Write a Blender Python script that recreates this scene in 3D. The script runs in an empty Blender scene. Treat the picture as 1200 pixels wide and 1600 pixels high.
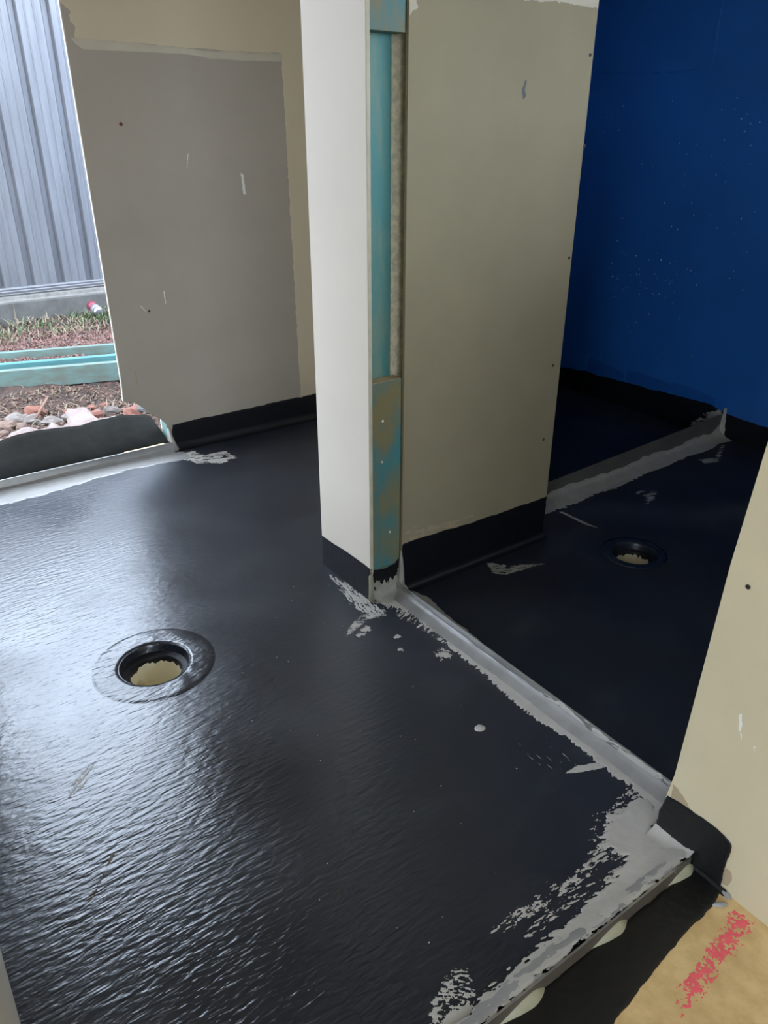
import bpy, math, random
import numpy as np
from mathutils import Matrix, Vector

S = bpy.context.scene
COL = S.collection

# ------------------------------------------------------------------ camera
# axes: x runs along the doorway wall towards the house, y across it, z up
R = np.array([[0.5792177, 0.8151726, 0.0007441],
              [0.3650874, -0.2585950, -0.8943376],
              [-0.7288471, 0.5182879, -0.4473920]])
FPX = 1191.52
CZ = 1.2
cam_d = bpy.data.cameras.new('camera')
cam = bpy.data.objects.new('camera', cam_d)
COL.objects.link(cam)
m3 = Matrix([R[0], -R[1], -R[2]]).transposed()
cam.matrix_world = Matrix.Translation((0, 0, CZ)) @ m3.to_4x4()
cam_d.sensor_fit = 'VERTICAL'
cam_d.sensor_height = 36.0
cam_d.lens = FPX / 1600 * 36
cam_d.clip_start = 0.01
S.camera = cam

# ------------------------------------------------------------------ light
W = bpy.data.worlds.new('overcast_sky')
S.world = W
W.use_nodes = True
bg = W.node_tree.nodes['Background']
bg.inputs[0].default_value = (0.70, 0.82, 1.0, 1)
bg.inputs[1].default_value = 2.85
S.view_settings.view_transform = 'Standard'
S.view_settings.look = 'None'
S.view_settings.gamma = 1.0
S.view_settings.use_curve_mapping = False
S.view_settings.exposure = 2.0

def portal(name, loc, size, normal):
    """daylight portal filling one of the house's openings (guides the sky light)"""
    l = bpy.data.lights.new(name, 'AREA')
    l.shape = 'RECTANGLE'
    l.size, l.size_y = size
    l.cycles.is_portal = True
    o = bpy.data.objects.new(name, l)
    o.location = loc
    o.rotation_euler = Vector(normal).to_track_quat('-Z', 'Z').to_euler()
    COL.objects.link(o)
portal('door_daylight', (-3.05, 0.55, 1.05), (0.9, 2.1), (1, 0, 0))
portal('added_laundry_opening_daylight', (-2.3, -0.16, 1.17), (0.5, 1.75), (0, 1, 0))  # unseen opening, added to brighten the white wall face
portal('house_window_daylight', (1.2, -2.52, 1.15), (1.5, 2.1), (0, 1, 0))
portal('added_rear_opening_daylight', (3.22, -0.55, 1.55), (1.8, 1.2), (-1, 0, 0))  # unseen opening, added to brighten the grey brown and khaki walls
portal('bathroom_window_daylight', (-.02, 2.15, 1.65), (1.4, 0.9), (-1, 0, 0))

# ------------------------------------------------------------------ helpers
rng = np.random.default_rng(7)
random.seed(7)

def ray(px, py):
    return R.T @ np.array([(px - 600) / FPX, (py - 800) / FPX, 1.0])
def fl(p, z=0.0):                      # photo point -> point on the level z
    d = ray(*p); t = (z - CZ) / d[2]
    return (d[0] * t, d[1] * t)
def on_y(p, y):                        # photo point -> (x, z) on a wall y = const
    d = ray(*p); t = y / d[1]
    return (d[0] * t, CZ + d[2] * t)
def on_x(p, x):                        # photo point -> (y, z) on a wall x = const
    d = ray(*p); t = x / d[0]
    return (d[1] * t, CZ + d[2] * t)

def hash2(ix, iy, seed):
    n = (ix.astype(np.int64) * 374761393 + iy.astype(np.int64) * 668265263 + seed * 1442695041) & 0xffffffff
    n = ((n ^ (n >> 13)) * 1274126177) & 0xffffffff
    n = n ^ (n >> 16)
    return (n & 0xffffff) / float(0xffffff)
def vnoise(x, y, seed=0):              # value noise, -1..1
    x = np.asarray(x, float); y = np.asarray(y, float)
    ix = np.floor(x); iy = np.floor(y); fx = x - ix; fy = y - iy
    fx = fx * fx * (3 - 2 * fx); fy = fy * fy * (3 - 2 * fy)
    a = hash2(ix, iy, seed); b = hash2(ix + 1, iy, seed)
    c = hash2(ix, iy + 1, seed); d = hash2(ix + 1, iy + 1, seed)
    return ((a * (1 - fx) + b * fx) * (1 - fy) + (c * (1 - fx) + d * fx) * fy) * 2 - 1
def fbm(x, y, seed=0, octv=3):
    s = 0; a = 1; t = 0
    for i in range(octv):
        s = s + a * vnoise(x * 2 ** i, y * 2 ** i, seed + i * 17); t += a; a *= .55
    return s / t

class MB:
    def __init__(self): self.v = []; self.f = []
    def add(self, vs, fs):
        n = len(self.v); self.v += [tuple(map(float, q)) for q in vs]
        self.f += [tuple(n + i for i in f) for f in fs]; return self
    def box(self, x0, x1, y0, y1, z0, z1):
        return self.add([(x0,y0,z0),(x1,y0,z0),(x1,y1,z0),(x0,y1,z0),(x0,y0,z1),(x1,y0,z1),(x1,y1,z1),(x0,y1,z1)],
                        [(0,3,2,1),(4,5,6,7),(0,1,5,4),(1,2,6,5),(2,3,7,6),(3,0,4,7)])
    def prism(self, pts, mapf, h):     # polygon in plane coordinates extruded by h behind the plane
        n = len(pts)
        vs = [mapf(a, b, 0) for a, b in pts] + [mapf(a, b, -h) for a, b in pts]
        fs = [tuple(range(n)), tuple(range(2*n-1, n-1, -1))] + [(i, i+n, (i+1) % n + n, (i+1) % n) for i in range(n)]
        return self.add(vs, fs)
    def sheet(self, rows, close=False):  # rows of points lofted together
        m = len(rows[0]); vs = [p for r in rows for p in r]; fs = []
        for i in range(len(rows) - 1):
            for j in range(m if close else m - 1):
                k = (j + 1) % m
                fs.append((i*m+j, i*m+k, (i+1)*m+k, (i+1)*m+j))
        return self.add(vs, fs)
    def lathe(self, prof, c, n=64, jit=None):
        rows = []
        for q, (r, z) in enumerate(prof):
            row = []
            for i in range(n):
                a = 2 * math.pi * i / n
                dz = jit(q, a) if jit else 0
                row.append((c[0] + r * math.cos(a), c[1] + r * math.sin(a), c[2] + z + dz))
            rows.append(row)
        return self.sheet(rows, True)
    def tube(self, pts, rad, n=8):
        rows = []
        P = [Vector(p) for p in pts]
        for i, p in enumerate(P):
            t = (P[min(i+1, len(P)-1)] - P[max(i-1, 0)]).normalized()
            a = t.cross(Vector((0, 0, 1)));
            if a.length < .1: a = t.cross(Vector((0, 1, 0)))
            a.normalize(); b = t.cross(a)
            r = rad[i] if hasattr(rad, '__len__') else rad
            rows.append([tuple(p + a * r * math.cos(2*math.pi*k/n) + b * r * math.sin(2*math.pi*k/n)) for k in range(n)])
        k0 = len(self.v)
        self.sheet(rows, True)
        self.f.append(tuple(range(k0 + n - 1, k0 - 1, -1)))
        e = k0 + (len(rows) - 1) * n
        self.f.append(tuple(range(e, e + n)))
        return self
    def build(self, name, mat, parent=None, smooth=False, loc=None):
        base = Vector(parent.location) if parent else Vector(loc or (0, 0, 0))
        if parent and parent.parent: base = base + parent.parent.location
        me = bpy.data.meshes.new(name)
        me.from_pydata([(a - base.x, b - base.y, c - base.z) for a, b, c in self.v], [], self.f)
        me.materials.append(mat)
        if smooth:
            for p in me.polygons: p.use_smooth = True
        me.update()
        o = bpy.data.objects.new(name, me)
        COL.objects.link(o)
        if parent: o.parent = parent
        else: o.location = base
        return o

def bevel(o, w, seg=2):
    b = o.modifiers.new('bevel', 'BEVEL'); b.width = w; b.segments = seg; b.limit_method = 'ANGLE'
    return o
def tag(o, label, cat, group=None, kind=None):
    o['label'] = label; o['category'] = cat
    if group: o['group'] = group
    if kind: o['kind'] = kind
    return o
def thing(name, loc, label, cat, group=None, kind=None):
    o = bpy.data.objects.new(name, None); o.location = loc; o.empty_display_size = .05
    COL.objects.link(o)
    return tag(o, label, cat, group, kind)
def part_label(o, t): o['label'] = t; return o

# plane maps: (a, b, height above the surface) -> world
def on_floor(z=0.0): return lambda a, b, h: (a, b, z + h)
def wall_y(y): return lambda a, b, h: (a, y - h, b)      # faces -y
def wall_x(x): return lambda a, b, h: (x + h, a, b)      # faces +x

def sdf(poly, X, Y):
    P = np.array(poly); d = np.full(X.shape, 1e9); ins = np.zeros(X.shape, bool)
    for i in range(len(P)):
        a = P[i]; b = P[(i+1) % len(P)]; e = b - a
        t = np.clip(((X - a[0]) * e[0] + (Y - a[1]) * e[1]) / (e @ e + 1e-12), 0, 1)
        d = np.minimum(d, np.hypot(X - a[0] - t * e[0], Y - a[1] - t * e[1]))
        c = (a[1] > Y) != (b[1] > Y)
        xc = (b[0] - a[0]) * (Y - a[1]) / (b[1] - a[1] + 1e-12) + a[0]
        ins ^= c & (X < xc)
    return np.where(ins, -d, d)

def field(shape, X, Y):
    """ragged region: polygon, edge raggedness amp (m), brush direction, stretch lengths, dry-brush cover 0..1"""
    poly = shape['poly']; amp = shape.get('amp', .004)
    ang = shape.get('ang', 0.0); L = shape.get('len', .03); w = shape.get('wid', .006)
    sd = shape.get('seed', 1)
    a = (X * math.cos(ang) + Y * math.sin(ang)) / L
    b = (-X * math.sin(ang) + Y * math.cos(ang)) / w
    F = -sdf(poly, X, Y) + amp * (fbm(a, b, sd, 4) + .45 * fbm(a * 3.1, b * 2.3, sd + 33, 2))
    if 'cover' in shape:
        n = (fbm(a * 1.2, b * 1.2, sd + 50, 3) + .5 * fbm(a * 5, b * 3, sd + 70, 2)) * .45 + .5
        F = np.minimum(F, (n - (1 - shape['cover'])) * .02)
    return F

def patch(name, mapf, shapes, mat, parent=None, res=.003, thick=.0008, soft=.004, lift=.0004, relief=0.0, loc=None, cut=None):
    xs0 = min(p[0] for s in shapes for p in s['poly']) - .02; xs1 = max(p[0] for s in shapes for p in s['poly']) + .02
    ys0 = min(p[1] for s in shapes for p in s['poly']) - .02; ys1 = max(p[1] for s in shapes for p in s['poly']) + .02
    nx = int((xs1 - xs0) / res) + 2; ny = int((ys1 - ys0) / res) + 2
    X, Y = np.meshgrid(xs0 + np.arange(nx) * res, ys0 + np.arange(ny) * res)
    F = np.full(X.shape, -1.0)
    for s in shapes: F = np.maximum(F, field(s, X, Y))
    if cut is not None: F = np.minimum(F, cut(X, Y))
    H = lift + thick * np.clip(F / soft, 0, 1) ** .6
    if relief: H = H + relief * np.clip(F / (soft * 2), 0, 1) * fbm(X / .02, Y / .02, 91)
    vid = {}; V = []; Fc = []
    def node(i, j):
        k = (i, j)
        if k not in vid:
            vid[k] = len(V); V.append(mapf(X[i, j], Y[i, j], H[i, j]))
        return vid[k]
    def cross(i, j, i2, j2):
        k = (i, j, i2, j2) if (i, j) < (i2, j2) else (i2, j2, i, j)
        if k not in vid:
            t = F[i, j] / (F[i, j] - F[i2, j2])
            vid[k] = len(V)
            V.append(mapf(X[i, j] + t * (X[i2, j2] - X[i, j]), Y[i, j] + t * (Y[i2, j2] - Y[i, j]), lift))
        return vid[k]
    I = F > 0
    any_ = I[:-1, :-1] | I[1:, :-1] | I[:-1, 1:] | I[1:, 1:]
    for i, j in np.argwhere(any_):
        cs = ((i, j), (i, j+1), (i+1, j+1), (i+1, j)); f = []
        for k in range(4):
            p = cs[k]; q = cs[(k+1) % 4]
            if I[p]: f.append(node(*p))
            if I[p] != I[q]: f.append(cross(*p, *q))
        if len(f) > 2: Fc.append(tuple(int(q) for q in f))
    mb = MB(); mb.v = [tuple(map(float, q)) for q in V]; mb.f = Fc
    return mb.build(name, mat, parent, True, loc)

def P(*pts): return [fl(p) for p in pts]         # photo points on the wet floor
def line_poly(p, q, w0, w1):                     # thin tapering quad between two floor points
    p = np.array(p); q = np.array(q); d = (q - p) / np.linalg.norm(q - p); n = np.array([-d[1], d[0]])
    return [tuple(p + n * w0), tuple(q + n * w1), tuple(q - n * w1), tuple(p - n * w0)]

# ------------------------------------------------------------------ materials
def mat(name, col, rough=.6, metal=0.0, vary=.0, vscale=8.0, bump=0.0, bscale=60.0, col2=None, stretch=(1,1,1), spec=.5, bdist=.002, detail=4, coat=0, thr=None):
    m = bpy.data.materials.new(name); m.use_nodes = True
    nt = m.node_tree; N = nt.nodes; Lk = nt.links
    b = N['Principled BSDF']
    b.inputs['Roughness'].default_value = rough; b.inputs['Metallic'].default_value = metal
    b.inputs['Base Color'].default_value = (*col, 1); b.inputs['Specular IOR Level'].default_value = spec
    if coat: b.inputs['Coat Weight'].default_value = coat; b.inputs['Coat Roughness'].default_value = .15
    tc = N.new('ShaderNodeTexCoord'); mp = N.new('ShaderNodeMapping'); mp.inputs['Scale'].default_value = stretch
    Lk.new(tc.outputs['Object'], mp.inputs[0])
    if vary or col2:
        n = N.new('ShaderNodeTexNoise'); n.inputs['Scale'].default_value = vscale; n.inputs['Detail'].default_value = detail
        n.inputs['Roughness'].default_value = .6
        Lk.new(mp.outputs[0], n.inputs['Vector'])
        r = N.new('ShaderNodeValToRGB')
        lo, hi = thr if thr else (.3, .7)
        r.color_ramp.elements[0].position = lo; r.color_ramp.elements[1].position = hi
        c2 = col2 if col2 else tuple(c * (1 - vary) for c in col)
        r.color_ramp.elements[0].color = (*c2, 1); r.color_ramp.elements[1].color = (*col, 1)
        Lk.new(n.outputs[0], r.inputs[0]); Lk.new(r.outputs[0], b.inputs['Base Color'])
    if bump:
        n2 = N.new('ShaderNodeTexNoise'); n2.inputs['Scale'].default_value = bscale; n2.inputs['Detail'].default_value = 5
        Lk.new(mp.outputs[0], n2.inputs['Vector'])
        bp = N.new('ShaderNodeBump'); bp.inputs['Strength'].default_value = bump; bp.inputs['Distance'].default_value = bdist
        Lk.new(n2.outputs[0], bp.inputs['Height']); Lk.new(bp.outputs[0], b.inputs['Normal'])
    return m

def membrane_floor(name, ripple=1.0, rough=.2, spec=.62):
    m = mat(name, (.0125, .0135, .0165), rough, 0)
    nt = m.node_tree; N = nt.nodes; Lk = nt.links; b = N['Principled BSDF']
    tc = N.new('ShaderNodeTexCoord')
    def noise(scale, rotz, sc, det=2.5, dist=0.0):
        mp = N.new('ShaderNodeMapping'); mp.inputs['Rotation'].default_value = (0, 0, rotz); mp.inputs['Scale'].default_value = sc
        Lk.new(tc.outputs['Object'], mp.inputs[0])
        n = N.new('ShaderNodeTexNoise'); n.inputs['Scale'].default_value = scale; n.inputs['Detail'].default_value = det
        n.inputs['Distortion'].default_value = dist
        Lk.new(mp.outputs[0], n.inputs['Vector']); return n.outputs[0]
    def math_(op, a, bb):
        q = N.new('ShaderNodeMath'); q.operation = op
        for i, s in enumerate((a, bb)):
            if hasattr(s, 'links'): Lk.new(s, q.inputs[i])
            else: q.inputs[i].default_value = s
        return q.outputs[0]
    r1 = noise(1, .10, (92, 24, 1), 1.6, .3)         # roller ridges running across the room
    r2 = noise(1, -.12, (190, 60, 1), 2)
    mask = noise(1, 0, (2.2, 2.2, 1), 2)
    sep = N.new('ShaderNodeSeparateXYZ'); Lk.new(tc.outputs['Object'], sep.inputs[0])
    ramp = N.new('ShaderNodeMapRange'); ramp.inputs[1].default_value = .30; ramp.inputs[2].default_value = 1.05
    ramp.inputs[3].default_value = 1.0; ramp.inputs[4].default_value = .34     # thick roller coat on the left, brushed thin on the right
    Lk.new(sep.outputs[1], ramp.inputs[0])
    nearr = N.new('ShaderNodeMapRange'); nearr.inputs[1].default_value = -2.4; nearr.inputs[2].default_value = -1.2
    nearr.inputs[3].default_value = .50; nearr.inputs[4].default_value = 1.0
    Lk.new(sep.outputs[0], nearr.inputs[0])
    h = math_('ADD', r1, math_('MULTIPLY', r2, .35))
    h = math_('MULTIPLY', h, math_('MULTIPLY', ramp.outputs[0], math_('ADD', .45, mask)))
    h = math_('MULTIPLY', h, nearr.outputs[0])
    fine = noise(220, .3, (1, .5, 1), 3)
    h = math_('ADD', math_('MULTIPLY', h, ripple), math_('MULTIPLY', fine, .06))
    bp = N.new('ShaderNodeBump'); bp.inputs['Strength'].default_value = 1.0; bp.inputs['Distance'].default_value = .0017
    Lk.new(h, bp.inputs['Height']); Lk.new(bp.outputs[0], b.inputs['Normal'])
    rr = N.new('ShaderNodeMapRange'); rr.inputs[1].default_value = .3; rr.inputs[2].default_value = .7
    rr.inputs[3].default_value = rough * .8; rr.inputs[4].default_value = rough * 1.5
    Lk.new(noise(3.5, 0, (1, 1, 1), 5), rr.inputs[0])
    dry = N.new('ShaderNodeMapRange'); dry.inputs[1].default_value = .45; dry.inputs[2].default_value = .95     # dusty brushed side
    dry.inputs[3].default_value = 0.0; dry.inputs[4].default_value = .22
    Lk.new(sep.outputs[1], dry.inputs[0])
    Lk.new(math_('ADD', rr.outputs[0], dry.outputs[0]), b.inputs['Roughness'])
    b.inputs['IOR'].default_value = 1.6; b.inputs['Specular IOR Level'].default_value = spec
    # dusty scuffs
    rmp = N.new('ShaderNodeValToRGB'); rmp.color_ramp.elements[0].position = .55; rmp.color_ramp.elements[1].position = .8
    rmp.color_ramp.elements[0].color = (.0085, .0115, .0185, 1); rmp.color_ramp.elements[1].color = (.026, .030, .037, 1)
    Lk.new(noise(5, .4, (1, .6, 1), 6), rmp.inputs[0]); Lk.new(rmp.outputs[0], b.inputs['Base Color'])
    return m

M = {}
M['membrane'] = membrane_floor('black_membrane_floor')
M['membrane_upstand'] = mat('black_membrane_upstand', (.0095, .0115, .0165), .24, bump=.9, bscale=70, bdist=.004, stretch=(.22, 1, 1), spec=.6)
M['membrane_dry'] = membrane_floor('black_membrane_bathroom', .25, .36, .3)
M['membrane_wall'] = mat('black_membrane_band', (.0062, .0065, .0085), .45, bump=.5, bscale=45, stretch=(1, 1, .6), vary=.2, spec=.25)
M['membrane_strip'] = mat('black_membrane_strip', (.009, .009, .0088), .4, bump=.6, bscale=60, bdist=.003, spec=.35)
M['board_brown'] = mat('grey_brown_board_paper', (.40, .343, .272), .8, vary=.10, vscale=3, bump=.08, bscale=300)
M['board_green'] = mat('khaki_board_paper', (.305, .258, .157), .8, vary=.14, vscale=3.5, bump=.08, bscale=260)
M['board_tan'] = mat('tan_board_paper', (.575, .49, .315), .8, vary=.10, vscale=4, bump=.12, bscale=260)
M['board_white'] = mat('white_undercoat_board', (.74, .655, .54), .6, vary=.06, vscale=2.5, bump=.04, bscale=120)
M['board_edge'] = mat('plaster_core', (.62, .57, .42), .9, vary=.2, vscale=30)
M['compound'] = mat('khaki_joint_compound', (.60, .50, .335), .75, vary=.07, vscale=2.2)
M['compound_light'] = mat('pale_trowelled_compound', (.55, .485, .36), .7, vary=.12, vscale=9)
M['wall_plain'] = mat('plain_wall_paint', (.68, .65, .58), .75, vary=.05)
M['blue'] = mat('blue_waterproof_paint', (.019, .135, .45), .34, vary=.22, vscale=2.0, bump=.16, bscale=90, bdist=.003)
M['glint'] = mat('pale_blue_glint', (.35, .45, .6), .4)
M['blue_dark'] = mat('blue_paint_overlap', (.011, .085, .31), .36, bump=.15, bscale=90)
M['teal'] = mat('teal_treated_pine', (.075, .245, .235), .62, col2=(.21, .27, .19), vscale=5, stretch=(5, 5, .9), thr=(.32, .56), bump=.15, bscale=60, detail=6)
M['teal_block'] = mat('teal_stained_pine_block', (.055, .20, .205), .6, col2=(.21, .175, .075), vscale=8, stretch=(2.2, 2.2, 1), thr=(.38, .60), bump=.15, bscale=60, detail=6)
M['mottled'] = mat('mottled_cement_strip', (.70, .63, .44), .9, col2=(.50, .47, .34), vscale=70, bump=.3, bscale=120, thr=(.40, .60), detail=6)
M['cut_pine'] = mat('sawn_pine_end', (.55, .41, .23), .8, vary=.25, vscale=30)
M['alu'] = mat('dull_aluminium', (.58, .575, .55), .38, 1.0, vary=.18, vscale=14)
M['alu_dark'] = mat('weathered_aluminium', (.125, .105, .08), .5, .35, vary=.3, vscale=10)
M['sealant'] = mat('grey_sealant', (.47, .44, .39), .38, vary=.14, vscale=16, bump=.25, bscale=70)
M['sealant_clear'] = mat('translucent_grey_sealant', (.30, .29, .275), .28, vary=.2, vscale=22, bump=.3, bscale=60)
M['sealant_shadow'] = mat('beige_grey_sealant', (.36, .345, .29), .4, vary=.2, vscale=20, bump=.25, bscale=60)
M['alu_shower'] = mat('dimmed_shower_angle', (.15, .14, .12), .5, .3, vary=.3, vscale=10)  # darker metal colour stands in for the dimmer light in the bathroom
M['glue'] = mat('cream_adhesive', (.32, .305, .20), .45, vary=.2, vscale=30, bump=.25, bscale=60)
M['pvc'] = mat('cream_pipe', (.86, .78, .58), .5, col2=(.58, .45, .26), vscale=22, thr=(.25, .42))
M['chip'] = mat('yellow_chipboard', (.68, .48, .22), .55, col2=(.54, .36, .15), vscale=26, bump=.1, bscale=200, detail=8, thr=(.35, .62))
M['pink'] = mat('pink_spray_paint', (.85, .12, .14), .6, vary=.12, vscale=40)
M['screw'] = mat('dark_screw_head', (.05, .045, .04), .45, .6)
M['rust'] = mat('rust_spot', (.11, .03, .02), .7)
M['scratch'] = mat('pale_scratch', (.72, .70, .62), .7)
M['scuff'] = mat('dark_scuff', (.10, .10, .10), .7)
M['stain'] = mat('damp_board_stain', (.36, .28, .17), .7)
M['fence'] = mat('grey_fence_steel', (.17, .172, .18), .42, .5, vary=.28, vscale=4, stretch=(1, 6, .6))
M['fence_rail'] = mat('grey_fence_rail', (.10, .10, .105), .4, .3, vary=.2, vscale=8)
M['concrete'] = mat('weathered_concrete', (.085, .082, .073), .9, col2=(.05, .048, .042), vscale=9, bump=.5, bscale=70, thr=(.3, .65))
M['concrete_light'] = mat('pale_concrete_ledge', (.15, .14, .125), .9, col2=(.08, .075, .065), vscale=20)
M['soil'] = mat('red_brown_soil', (.075, .040, .027), .95, col2=(.022, .014, .010), vscale=14, bump=1.0, bscale=60, bdist=.02, thr=(.35, .65))
M['soil_light'] = mat('dry_clod', (.16, .10, .072), .95, vary=.5, vscale=40)
M['chips'] = mat('red_bark_chip', (.20, .11, .09), .9, col2=(.085, .04, .03), vscale=60, thr=(.35, .65))
M['rubble'] = mat('pale_mortar_rubble', (.17, .145, .125), .95, col2=(.07, .05, .04), vscale=25, bump=.6, bscale=60)
M['brick'] = mat('red_brick_shard', (.19, .075, .05), .95, vary=.35, vscale=30)
M['grass'] = mat('green_grass', (.06, .105, .03), .7, vary=.4, vscale=12)
M['straw'] = mat('dry_straw', (.19, .15, .095), .8, vary=.3, vscale=15)
M['beam'] = mat('mint_treated_beam', (.10, .165, .145), .7, col2=(.095, .11, .085), vscale=6, stretch=(4, .7, 4), thr=(.35, .6))
M['beam_bright'] = mat('bright_mint_beam', (.07, .20, .20), .65, vary=.25, vscale=6, stretch=(4, .7, 4))
M['flap'] = mat('black_damp_proof_film', (.0035, .0034, .003), .8, col2=(.0085, .0080, .0052), vscale=16, bump=.4, bscale=25, bdist=.006, spec=.08)
M['plastic'] = mat('pinkish_plastic_film', (.23, .165, .14), .5, vary=.3, vscale=14, bump=.5, bscale=30, bdist=.012)
M['can_red'] = mat('red_can_print', (.15, .015, .03), .4, vary=.1)
M['can_metal'] = mat('can_aluminium', (.45, .45, .48), .35, .8)
M['can_white'] = mat('white_can_print', (.17, .16, .17), .4)
M['stick'] = mat('dry_stick', (.16, .085, .055), .9)
M['ground'] = mat('outer_ground', (.12, .10, .08), .95, vary=.3, vscale=1)

# ------------------------------------------------------------------ setting: levels
FX = -2.94      # face of the far wall with the outside doorway
Y0 = 1.03       # face of the wall that holds the bathroom doorway
UJ = -1.516     # doorway jamb
XL = -1.775     # other end of the short wall
YW = 1.72       # far end of the short wall block
YB = 3.03       # blue wall
YL = -.05       # left wall
XP = -.53       # edge of the right wall panel
XB = -.462      # threshold to the house
HZ = -.02       # house floor level
CH = 2.4
W1 = (-1.594, .425)      # laundry floor waste
W2 = (-1.262, 1.875)     # bathroom floor waste
WR = .086

def floor_with_hole(rects, hole, r, z, name, material):
    mb = MB()
    hx, hy = hole; s = r * 1.7; n = 48
    ring = [(hx + r * math.cos(2*math.pi*i/n), hy + r * math.sin(2*math.pi*i/n), z) for i in range(n)]
    sq = []
    for i in range(n):
        a = 2 * math.pi * i / n; c, q = math.cos(a), math.sin(a); k = s / max(abs(c), abs(q))
        sq.append((hx + k * c, hy + k * q, z))
    mb.sheet([sq, ring], True)
    for (x0, x1, y0, y1) in rects:
        def quad(a, b, c, d):
            if b - a > 1e-6 and d - c > 1e-6: mb.add([(a,c,z),(b,c,z),(b,d,z),(a,d,z)], [(0,1,2,3)])
        if x0 < hx < x1 and y0 < hy < y1:
            quad(x0, hx - s, y0, y1); quad(hx + s, x1, y0, y1)
            quad(hx - s, hx + s, y0, hy - s); quad(hx - s, hx + s, hy + s, y1)
        else: quad(x0, x1, y0, y1)
    # slab sides below
    for (x0, x1, y0, y1) in rects:
        for a, b in (((x0,y0),(x1,y0)),((x1,y0),(x1,y1)),((x1,y1),(x0,y1)),((x0,y1),(x0,y0))):
            mb.add([(a[0],a[1],z),(b[0],b[1],z),(b[0],b[1],z-.16),(a[0],a[1],z-.16)], [(0,1,2,3)])
    return mb.build(name, material)

o = floor_with_hole([(-2.93, XB - .002, YL, Y0 + .092), (-2.93, XL, Y0 + .092, 1.85)], W1, WR, 0, 'floor', M['membrane'])
tag(o, 'black rolled waterproofing membrane floor with glossy ripples in the nearer room', 'floor', kind='structure')
o = floor_with_hole([(-1.70, -.1, Y0 + .093, YB)], W2, .07, -.004, 'floor', M['membrane_dry'])
tag(o, 'dark black membrane floor of the bathroom beyond the doorway', 'floor', kind='structure')
o = MB().box(-2.86, -1.702, YW, YB, -.16, -.012).build('floor', M['membrane_dry'])
tag(o, 'black membrane shower floor behind the upstand below the blue wall', 'floor', kind='structure')
hf = MB().box(XB + .003, 3.2, -2.5, Y0, -.16, HZ).build('floor', M['chip'])
tag(hf, 'tan chipboard house floor with pink paint mark at the bottom right', 'floor', kind='structure')

# ceiling over all three rooms
o = MB().box(-3.06, 3.3, -2.6, YB + .12, CH, CH + .1).build('ceiling', M['wall_plain'])
tag(o, 'plain pale ceiling above the frame', 'ceiling', kind='structure')

# ------------------------------------------------------------------ far wall with the outside doorway
wb = thing('wall_back', (FX, 1.4, 0), 'grey brown plasterboard wall beside the open outside doorway', 'wall', kind='structure')
bp = [on_x(p, FX) for p in ((190, 600), (192, 622), (193, 628), (200, 628), (212, 630), (222, 636), (233, 646), (243, 651), (252, 656), (259, 662), (262, 672), (264, 690), (266, 706))]
bpoly = [(.835, CH), (.832, 1.58)] + bp + [(1.0, -.005), (1.85, -.005), (1.85, CH)]
MB().prism(bpoly, wall_x(FX), .01).build('plasterboard', M['board_brown'], wb)
ed = [(.832, CH), (.829, 1.58)] + bp[:3]
mb = MB()                                              # cut edge of the sheet, outdoor light on it painted as white
rows = [[(FX + .0006, a - .0012, b), (FX + .0006, a + .0016, b), (FX - .011, a - .0012, b)] for a, b in ed]
mb.sheet(rows).build('board_edge', M['board_white'], wb)
for y in (1.005, 1.42, 1.80):
    bevel(MB().box(FX - .1, FX - .0105, y, y + .045, -.02, CH).build('stud', M['teal'], wb), .002)
MB().box(FX - .115, FX - .1015, 1.005, 1.85, -.15, CH).build('outer_cladding', M['wall_plain'], wb)
MB().box(FX - .115, FX, YL - .11, .10, -.15, CH).build('wall_return', M['wall_plain'], wb)
MB().box(FX - .115, FX - .0105, .10, 1.005, 2.1, CH).build('lintel', M['wall_plain'], wb)
# joint compound on that wall
x = FX
cp = [on_x(p, x) for p in ((84, -60), (92, 2), (112, 16), (106, 30), (117, 42), (114, 60), (160, 63), (210, 66.5), (330, 78), (440, 84), (446, 200), (455, 360), (464, 520), (471, 640), (520, 640), (520, -60))]
cp[0] = (.87, 2.3); cp[-1] = (1.84, 2.3); cp[-2] = (1.84, cp[-2][1])
patch('joint_compound', wall_x(FX), [dict(poly=cp, amp=.006, len=.05, wid=.02, seed=3)], M['compound'], wb, res=.008, thick=.0006)
tp = [on_x(p, x) for p in ((109, 58), (150, 62), (210, 66), (260, 72), (330, 79), (440, 84), (440, 96), (380, 95), (325, 91), (300, 86), (240, 82), (180, 80), (130, 77), (118, 68))]
patch('trowelled_ridge', wall_x(FX), [dict(poly=tp, amp=.003, len=.1, wid=.01, seed=5)], M['compound_light'], wb, res=.005, thick=.002, soft=.01, lift=.001)
sp = [on_x(p, x) for p in ((376, 270), (380, 272), (384, 303), (380, 303))]
patch('paint_scratch', wall_x(FX), [dict(poly=sp, amp=.003, len=.006, wid=.006)], M['scratch'], wb, res=.002, thick=.0004)
for (a, b, w) in (((292, 262), (294, 240), .8), ((220, 478), (228, 487), .8), ((256, 455), (259, 476), 1.2), ((211, 580), (215, 604), 1.3)):
    p = on_x(a, x); q = on_x(b, x)
    patch('scratch_mark', wall_x(FX), [dict(poly=line_poly(p, q, .0022 * w, .001 * w), amp=.001)], M['stain' if w > 1.25 else 'scratch'], wb, res=.002, thick=.0003)
def screw(parent, c, mapf, r=.004, material=None):
    n = 10; mb = MB()
    rows = [[mapf(c[0] + rr * math.cos(2*math.pi*k/n), c[1] + rr * math.sin(2*math.pi*k/n), h) for k in range(n)]
            for rr, h in ((r, .0002), (r * .95, .0012), (r * .45, .0012), (r * .35, .0004), (.0004, .0004))]
    return mb.sheet(rows, True).build('screw', material or M['screw'], parent)
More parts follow.
